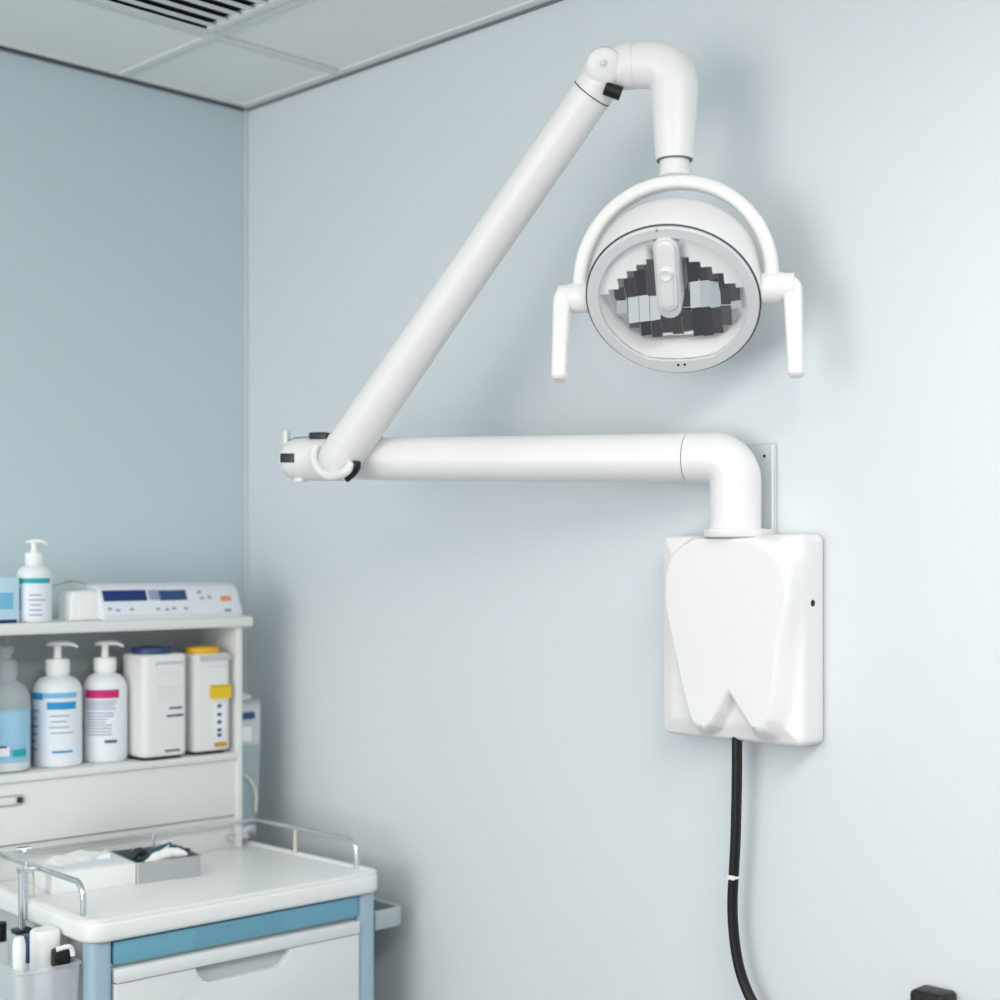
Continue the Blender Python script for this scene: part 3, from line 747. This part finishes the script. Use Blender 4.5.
def faceplate(name, x0, y0, x1, y1, m, par=None, th=.0008, r=.001):
    (a0, b0), (a1, b1) = fpx(x0, y1), fpx(x1, y0)
    b = NB(); prism(b, rrect(min(a0, a1), max(a0, a1), min(b0, b1), max(b0, b1), r, 3), lambda a, c, d: FM @ Vector((a, c, d)), -.002, th, 0)
    return ob(name, b, m, par or dv)
faceplate('screen', 104, 590, 145, 601.5, 'lcd'); faceplate('screen', 160, 590, 185, 600.5, 'lcd2')
faceplate('status_panel', 150, 590, 158.5, 600, 'ink')
for (x, y) in ((110, 609), (118, 610.5), (132, 609.5), (158, 609), (167, 609.5), (174, 608.5), (186, 608.5), (199, 592), (202, 598), (209, 597)):
    faceplate('button', x-1.6, y-1.3, x+1.6, y+1.3, 'ink')
faceplate('indicator', 221, 596, 230, 601, 'orange'); faceplate('button', 225, 609, 231, 612, 'inkd')
# right end of the device box
# ------------------------------------------------------------------ two instrument disinfection tubs
def tub(px0, px1, yf, dpt, h, label, lidm, kind):
    a = ony(px0, 700, yf); c_ = ony(px1, 700, yf); w = c_.x-a.x
    o = empty('container', ((a.x+c_.x)/2, yf, mzw), RZ); tag(o, label, 'container', 'white containers on the middle shelf')
    w2 = w/2
    b = NB(); prism(b, rrect(-w2, w2, 0, dpt, .014, 6), lambda x, y, z: Vector((x, y, z)), .006, h, .006); bd = ob('container_body', b, 'tank', o)
    for fx in (-w2*.5, w2*.55):
        for fy in (.016, dpt-.016):
            b = NB(); lathe(b, [(0, 0), (.004, 0), (.005, .007), (0, .007)], n=12, c=(fx, fy, 0)); ob('foot', b, 'lidgrey', o)
    b = NB(); prism(b, rrect(-w2+.006, w2-.006, .006, dpt-.006, .012, 6), lambda x, y, z: Vector((x, y, z)), .002, .0065); ob('base_plinth', b, 'black', o)
    lr = w2*.80; sy_ = min(1, dpt*.46/lr)
    b = NB(); lathe(b, [(0, 0), (lr, 0), (lr, .008), (lr*.95, .012), (lr*.6, .0135), (lr*.55, .011), (0, .011)], n=36, c=(-.004, dpt*.52, h-.001), sy=sy_); ob('lid', b, lidm, o)
    fr = lambda x, z, d: Vector((x, -d, z))
    def pl_(name, x0, x1, z0, z1, m, d=.001, r=.002, par=None):
        b = NB(); prism(b, rrect(x0*w2, x1*w2, z0*h, z1*h, min(r, abs(x1-x0)*w2*.45, abs(z1-z0)*h*.45), 3), fr, -.003, d); return ob(name, b, m, par or bd)
    if kind == 0:
        pl_('handle_panel', -.45, .78, .86, .93, 'lidgrey', .0012); pl_('handle_face', -.42, .75, .83, .905, 'tank', .0018)
        pl_('grip_pocket', -.42, .52, .55, .69, 'shelf', .0012, .006); pl_('pocket_lip', -.48, .58, .685, .70, 'tank', .0035, .002)
        for k, (x0, x1, z0) in enumerate(((.15, .72, .478), (.02, .66, .405), (.45, .78, .408), (-.05, .62, .075))):
            pl_('print_mark', x0, x1, z0, z0+.018, 'inkd', .0008, .001)
    else:
        pl_('handle_panel', -.65, .9, .93, .985, 'lidgrey', .0016); pl_('seam_line', -.25, .92, .872, .878, 'lidgrey', .0008)
        l1 = pl_('warning_label', -.16, .96, .55, .69, 'yellowl', .0014); pl_('print_mark', -.08, .88, .665, .678, 'ochre', .0018, .001, l1)
        pl_('grip_pocket', .10, .80, .51, .555, 'cream', .0012, .004)
        pl_('instruction_strip', .05, .66, .16, .50, 'label', .0009)
        for z in (.46, .375, .30, .22, .17):
            pl_('print_mark', .22, .46, z, z+.035, 'inkd', .0014, .003)
        pl_('ochre_label', .08, .74, .07, .115, 'ochre', .0014)
    return o
tub(144, 187.5, -.192, .086, .192, 'white lidded container with a navy blue lid on the middle shelf', 'navy', 0)
tub(194, 231, -.188, .056, .188, 'white lidded container with a yellow lid and label on the middle shelf', 'yellow', 1)

# ------------------------------------------------------------------ canister hung on the right side of the shelf unit
o = empty('fluid_canister', TL2W(-.063, .44, .975), RZ); tag(o, 'pale blue clear plastic canister with a cream cap beside the shelf unit', 'canister')
ctop = ony(250, 697, -.11).z-.975
b = NB(); prism(b, [(0, .0), (.020, -.004), (.050, .010), (.058, .06), (.063, ctop-.012), (.059, ctop), (0, ctop)], lambda x, z, d: Vector((x, d, z)), -.050, .028, .006); cb = ob('canister_body', b, 'canister', o)
b = NB(); lathe(b, [(0, 0), (.020, 0), (.020, .006), (.016, .010), (.010, .012), (0, .013)], n=28, c=(.034, -.012, ctop-.001), sx=1.2, sy=1.2); ob('cap', b, 'cream', o)
b = NB(); prism(b, rrect(.006, .055, ctop-.085, ctop-.008, .003), lambda x, z, d: Vector((x, d, z)), -.0525, -.049, 0)
prism(b, rrect(.008, .044, ctop-.036, ctop-.022, .003), lambda x, z, d: Vector((x, d, z)), -.0532, -.050, 0, mi=1)
prism(b, rrect(.016, .036, ctop-.078, ctop-.050, .002), lambda x, z, d: Vector((x, d, z)), -.0532, -.050, 0, mi=2); ob('canister_label', b, ['plate', 'lcd2', 'paper'], cb)
b = NB(); tube(b, catmull([(.016, -.054, .105), (.032, -.055, .092), (.044, -.055, .066), (.045, -.054, .030)], 6), .003, n=10); ob('drain_tube', b, 'cream', o)
b = NB(); bx(b, .010, .042, -.062, -.046, -.018, .008, .004); ob('drain_valve', b, 'chrome', o)

# ------------------------------------------------------------------ things on the tray
p0 = onz(51.7, 895.5, TS); p1 = onz(137.5, 885.3, TS); p2 = onz(201.5, 876, TS)
dirx = (p2-p0); dirx.z = 0; ang = math.atan2(dirx.y, dirx.x)
LW = (p1-p0).length; LS = (p2-p1).length
o = empty('white_carton', p0, ang); tag(o, 'flat white carton of wipes lying on the trolley tray', 'box')
bw = LW; hB = .036
b = NB(); bx(b, 0, bw, 0, .122, 0, hB, .0015); ob('carton_body', b, 'paper', o)
b = NB(); prism(b, rrect(.014, bw-.014, .014, .108, .01), lambda x, y, z: Vector((x, y, z)), hB-.001, hB+.0008, 0); ob('lid_panel', b, 'label', o)
for (x0, x1, y0, y1, rz, lab) in ((.020, .085, .052, .100, .3, 'folded white sheet on the flat white carton'), (.055, .128, .070, .116, -.25, 'white gauze pad on the flat white carton, nearest the shelf unit')):
    c = p0+Matrix.Rotation(ang, 3, 'Z') @ Vector(((x0+x1)/2, (y0+y1)/2, hB+.0009))
    b = NB(); xw, yw = (x1-x0)/2, (y1-y0)/2; nn = 10; g = []
    rr = random.Random(int(x0*1e4))
    for j in range(nn+1):
        g.append([b.verts.new((-xw+2*xw*i/nn, -yw+2*yw*j/nn, .004+.004*math.sin(i*.8+j*.5)+.0015*rr.random())) for i in range(nn+1)])
    for j in range(nn):
        for i in range(nn): b.faces.new((g[j][i], g[j][i+1], g[j+1][i+1], g[j+1][i]))
    r_ = bmesh.ops.extrude_face_region(b, geom=b.faces[:])
    for v_ in r_['geom']:
        if isinstance(v_, bmesh.types.BMVert): v_.co.z = .0
    s_ = ob('gauze_pad' if rz < 0 else 'folded_sheet', b, 'paper'); s_.location = c; s_.rotation_euler = (0, 0, ang+rz)
    tag(s_, lab, 'sheet')
# stainless tray with instruments
o = empty('steel_tray', p0+Matrix.Rotation(ang, 3, 'Z') @ Vector((LW+.0006, 0, 0)), ang); tag(o, 'open stainless steel instrument tray beside the flat white carton', 'tray')
sw, sdp, shh = LS-.001, .122, .036
oo = rrect(0, sw, 0, sdp, .006, 4); ii = rrect(.0015, sw-.0015, .0015, sdp-.0015, .005, 4); lipo = rrect(-.0, sw+.005, -.003, sdp+.005, .008, 4)
b = NB(); RR = []
for out, z in ((oo, 0), (oo, shh-.001), (lipo, shh-.001), (lipo, shh), (ii, shh), (ii, .0015)): RR.append([b.verts.new((p[0], p[1], z)) for p in out])
for r1, r2 in zip(RR, RR[1:]):
    m_ = len(r1)
    for k in range(m_): b.faces.new((r1[k], r1[(k+1) % m_], r2[(k+1) % m_], r2[k]))
b.faces.new(RR[0][::-1]); b.faces.new(RR[-1])
ob('tray_pan', b, 'steel', o)
SM = Matrix.Translation(o.location) @ Matrix.Rotation(ang, 4, 'Z')
def in_tray(name, bm, m, label, cat, loc, group=None):
    s_ = ob(name, bm, m); s_.location = SM @ Vector(loc); s_.rotation_euler = (0, 0, ang); return tag(s_, label, cat, group)
b = NB(); tube(b, catmull([(0, 0, .006), (.03, .004, .016), (.065, -.004, .034), (.09, -.012, .042)], 5), [.002+.0035*sst(i/6) for i in range(16)], n=10)
in_tray('scaler', b, 'tealtool', 'dental tool with a dark teal handle, leaning over the steel tray', 'tool', (.008, .095, .0015))
b = NB(); tube(b, catmull([(0, 0, .002), (.04, .01, .010), (.075, .022, .036)], 6), .0022, n=8); tube(b, catmull([(0, .012, .002), (.04, .013, .010), (.078, .006, .036)], 6), .0022, n=8)
for c in ((.083, .027, .039), (.087, .003, .039)): tube(b, [Vector(c)+Vector((.010*math.cos(2*PI*k/20), .008*math.sin(2*PI*k/20), 0)) for k in range(21)], .002, n=8, cap=False)
in_tray('scissors', b, 'dark', 'dark handled scissors lying in the steel tray', 'scissors', (.014, .035, .0015))
b = NB(); tube(b, catmull([(0, 0, .010), (.02, .002, .030), (.05, 0, .038), (.075, -.008, .034)], 5), [.007, .009, .0095, .010, .0085, .010, .0105, .009, .010, .0105, .009, .0085, .009, .007, .006, .003], n=14)
in_tray('gauze_roll', b, 'paper', 'crumpled white gauze roll lying in the steel tray', 'gauze', (.020, .018, .0045))
b = NB(); bx(b, -.012, .040, -.012, .012, 0, .020, .004); in_tray('instrument_block', b, 'black', 'small black block at the right end of the steel tray', 'block', (sw-.048, .060, .0015))
for k in range(4):
    b = NB(); tube(b, catmull([(0, 0, .003), (.035, 0, .022), (.07, .002, .041+.002*k)], 5), [.0014, .0015, .0018, .002, .0024, .0026, .0026, .0026, .0024, .002, .0014], n=8)
    in_tray('probe', b, 'steel', 'thin steel probe lying in the instrument tray', 'tool', (.018+.006*k, .070+.009*k, .0015), 'steel probes in the tray')
for k, (x, y, a) in enumerate(((.030, .030, .5), (.058, .046, -.4), (.024, .060, .15))):
    b = NB(); ca, sa = math.cos(a), math.sin(a)
    tube(b, catmull([(-.020*ca, -.020*sa, .006), (0, 0, .032+.004*k), (.024*ca, .024*sa, .030)], 5), [.003, .004, .005, .006, .007, .008, .008, .008, .007, .006, .004], n=10)
    in_tray('clamp', b, 'dark', ['dark clamp lying nearest the front of the steel tray', 'dark clamp in the middle of the steel tray', 'dark clamp at the left side of the steel tray, beside the white carton'][k], 'tool', (x, y, .0015))
b = NB(); lathe(b, [(0, 0), (.009, 0), (.0095, .004), (.0095, .040), (.007, .046), (0, .046)], n=24); in_tray('vial', b, ['device'], 'small grey vial standing at the back of the steel tray', 'vial', (sw-.026, .098, .0015))
b = NB(); lathe(b, [(0, 0), (.0035, 0), (.003, .05), (.0018, .06), (.0018, .068), (0, .068)], n=14); in_tray('tweezer_tip', b, ['steel'], 'upright steel instrument at the back of the steel tray', 'tool', (sw-.046, .102, .0015))

# ------------------------------------------------------------------ left side of the trolley
def TLx(x, y, z): return TL2W(x, y, z)
bn = empty('side_bin', TLx(-TW+.002, .115, .70), RZ); tag(bn, 'frosted clear plastic bin hanging on the left side of the trolley', 'bin')
b = NB(); W0, W1 = -.092, .006
def bl(ins, z0, z1=None): return rrect(W0+ins, W1-ins*.3, -.082+ins, .19-ins, .012, 5)
RRR = []
for out, z in ((bl(.010, 0), 0), (bl(0, 0), .178), (bl(-.003, 0), .180), (bl(-.003, 0), .184), (bl(.002, 0), .184), (bl(.012, 0), .003)): RRR.append([b.verts.new((p[0], p[1], z)) for p in out])
for r1, r2 in zip(RRR, RRR[1:]):
    m_ = len(r1)
    for k in range(m_): b.faces.new((r1[k], r1[(k+1) % m_], r2[(k+1) % m_], r2[k]))
b.faces.new(RRR[0][::-1]); b.faces.new(RRR[-1])
ob('bin_shell', b, 'frost', bn)
BM_ = wm(bn)
def in_bin(name, px, ytop, yl_, label, cat):
    """a thing standing in the bin: its sight line at the given distance into the trolley side"""
    p = TM @ Vector((0, yl_, 0))
    n_l = TM.to_3x3() @ Vector((0, 1, 0))
    a, q = at(px, ytop, 1), at(px, ytop, 2); d = q-a; s = (p-a).dot(n_l)/d.dot(n_l); w_ = a+d*s
    o_ = empty(name, (w_.x, w_.y, .704), RZ); tag(o_, label, cat); return o_, w_.z-.704
o, hh = in_bin('spray_bottle', 45, 929, .098, 'white bottle standing in the clear side bin beside the trolley corner', 'bottle')
b = NB(); lathe(b, [(0, 0), (.0165, 0), (.018, .003), (.0175, hh-.070), (.0165, hh-.064), (0, hh-.064)], n=32); ob('bottle_body', b, 'bottle', o)
b = NB(); lathe(b, [(0, hh-.064), (.0200, hh-.064), (.0205, hh-.06), (.0205, hh-.004), (.018, hh), (0, hh)], n=32, sq=3.2); ob('bottle_cap', b, 'pump', o)
o, hh = in_bin('blue_capped_vial', 29, 935, .125, 'vial with a dark blue cap in the clear side bin', 'vial')
b = NB(); lathe(b, [(0, 0), (.011, 0), (.012, .003), (.012, hh-.036), (0, hh-.036)], n=24); ob('vial_body', b, 'frost', o)
b = NB(); lathe(b, [(0, hh-.040), (.014, hh-.040), (.0145, hh-.004), (.012, hh), (0, hh)], n=24); ob('vial_cap', b, 'darkblue', o)
o, hh = in_bin('handpiece', 19, 937, .070, 'white slim handpiece standing upright at the left of the side bin', 'tool')
b = NB(); lathe(b, [(0, 0), (.005, 0), (.0058, .05), (.0068, hh-.055), (.0092, hh-.048), (.0098, hh-.012), (.007, hh), (0, hh)], n=24); ob('handpiece_body', b, 'pump', o)
b = NB(); lathe(b, [(.0, hh-.0565), (.0095, hh-.0565), (.0095, hh-.0535), (0, hh-.0535)], n=24); ob('chrome_ring', b, 'chrome', o)
o, hh = in_bin('spray_trigger', 62, 945, .063, 'black spray head with a white lever in the side bin, next to the corner post', 'nozzle')
b = NB(); lathe(b, [(0, 0), (.009, 0), (.010, hh-.03), (.009, hh-.026), (0, hh-.026)], n=20); ob('spray_body', b, 'frost', o)
b = NB(); bx(b, -.014, .011, -.010, .012, hh-.034, hh-.004, .005); ob('spray_head', b, 'black', o)
b = NB(); tube(b, catmull([(-.014, -.012, hh-.002), (.004, -.012, hh-.001), (.010, -.012, hh-.006), (.012, -.012, hh-.016)], 4), .004, n=10); ob('spray_lever', b, 'pump', o)
o, hh = in_bin('black_cap_bottle', 0, 921, .18, 'black capped bottle at the far left edge of the side bin', 'bottle')
b = NB(); lathe(b, [(0, 0), (.014, 0), (.014, hh-.03), (0, hh-.03)], n=20); ob('bottle_body', b, 'frost', o)
b = NB(); lathe(b, [(0, hh-.032), (.010, hh-.032), (.010, hh-.002), (0, hh)], n=20); ob('bottle_cap', b, 'black', o)
# chrome hook rod clamped to the left rail
rx = -TW-.008
q = TM.inverted()
def rodpt(px, py, x_l):
    n_l = TM.to_3x3() @ Vector((1, 0, 0)); p = TM @ Vector((x_l, 0, 0))
    a, c = at(px, py, 1), at(px, py, 2); d = c-a; s = (p-a).dot(n_l)/d.dot(n_l); return q @ (a+d*s)
ra, rb = rodpt(22, 868, rx), rodpt(20, 926, rx)
hr = empty('hook_rod', TM @ Vector((rx, ra.y, rb.z)), RZ); tag(hr, 'chrome rod with a hooked top clamped to the left rail of the trolley', 'rod')
hz = ra.z-rb.z; top_ = rodpt(29, 853, rx).z-rb.z
b = NB(); tube(b, [(0, 0, -.004), (0, 0, hz+.002)], .0058, n=18); ob('rod', b, 'chrome', hr)
b = NB(); tube(b, fillet([(.012, .010, .03), (.012, .010, top_-.004), (.004, .0, top_)], .006, 5), .0032, n=12); tube(b, [(-.003, .012, top_), (.018, .008, top_)], .0045, n=12); ob('hook', b, 'chrome', hr)
b = NB(); bx(b, -.014, .014, -.012, .012, -.010, -.002, .002); ob('foot_plate', b, 'dark', hr)
b = NB(); bx(b, -.0075, .022, -.0065, .0065, hz-.008, hz+.001, .002); ob('rail_clamp', b, 'chrome', hr)

# ------------------------------------------------------------------ light
wd = bpy.data.worlds.new('world'); scene.world = wd; wd.use_nodes = True
nt = wd.node_tree; bg = nt.nodes['Background']; bg.inputs[1].default_value = 1
tc = nt.nodes.new('ShaderNodeTexCoord'); sx_ = nt.nodes.new('ShaderNodeSeparateXYZ'); rp = nt.nodes.new('ShaderNodeValToRGB')
mr = nt.nodes.new('ShaderNodeMapRange'); mr.inputs['From Min'].default_value = -1; mr.inputs['From Max'].default_value = 1
nt.links.new(tc.outputs['Generated'], sx_.inputs[0]); nt.links.new(sx_.outputs['Z'], mr.inputs['Value']); nt.links.new(mr.outputs['Result'], rp.inputs['Fac'])
rp.color_ramp.elements[0].position = .42; rp.color_ramp.elements[0].color = (.76, .82, .84, 1)
rp.color_ramp.elements[1].position = .58; rp.color_ramp.elements[1].color = (.38, .44, .46, 1)
nt.links.new(rp.outputs['Color'], bg.inputs[0])
def area(name, loc, target, sx, sy, power, col=(1, 1, 1)):
    l = bpy.data.lights.new(name, 'AREA'); l.shape = 'RECTANGLE'; l.size = sx; l.size_y = sy; l.energy = power; l.color = col
    o = bpy.data.objects.new(name, l); COL.objects.link(o); o.location = loc
    o.rotation_euler = (Vector(target)-Vector(loc)).to_track_quat('-Z', 'Y').to_euler(); return o
area('window_light', (-3.8, -1.4, 1.5), (0, -1.4, 1.4), 2.0, 1.7, 48, (1, .965, .93))
area('ceiling_panel_light', (-1.15, -2.5, CEIL-.03), (-1.15, -2.5, 0), 1.2, .6, 30, (1, .97, .94))
area('ceiling_panel_light', (-2.3, -1.7, CEIL-.03), (-2.3, -1.7, 0), .6, 1.2, 10, (1, .97, .94))
# ------------------------------------------------------------------ camera
cam = bpy.data.cameras.new('camera'); co = bpy.data.objects.new('camera', cam); COL.objects.link(co)
co.location = (CX, CY, CAM_H); co.rotation_euler = (PI/2, 0, math.radians(-45))
cam.sensor_width = 36; cam.lens = F_PX/1000*36; cam.shift_y = (HZ-500)/1000
cam.clip_start = .01
cam.dof.use_dof = True; cam.dof.focus_distance = 2.2; cam.dof.aperture_fstop = 2.5
scene.camera = co
vs = scene.view_settings
vs.view_transform = 'Standard'; vs.look = 'None'; vs.exposure = -.05; vs.gamma = 1; vs.use_curve_mapping = False
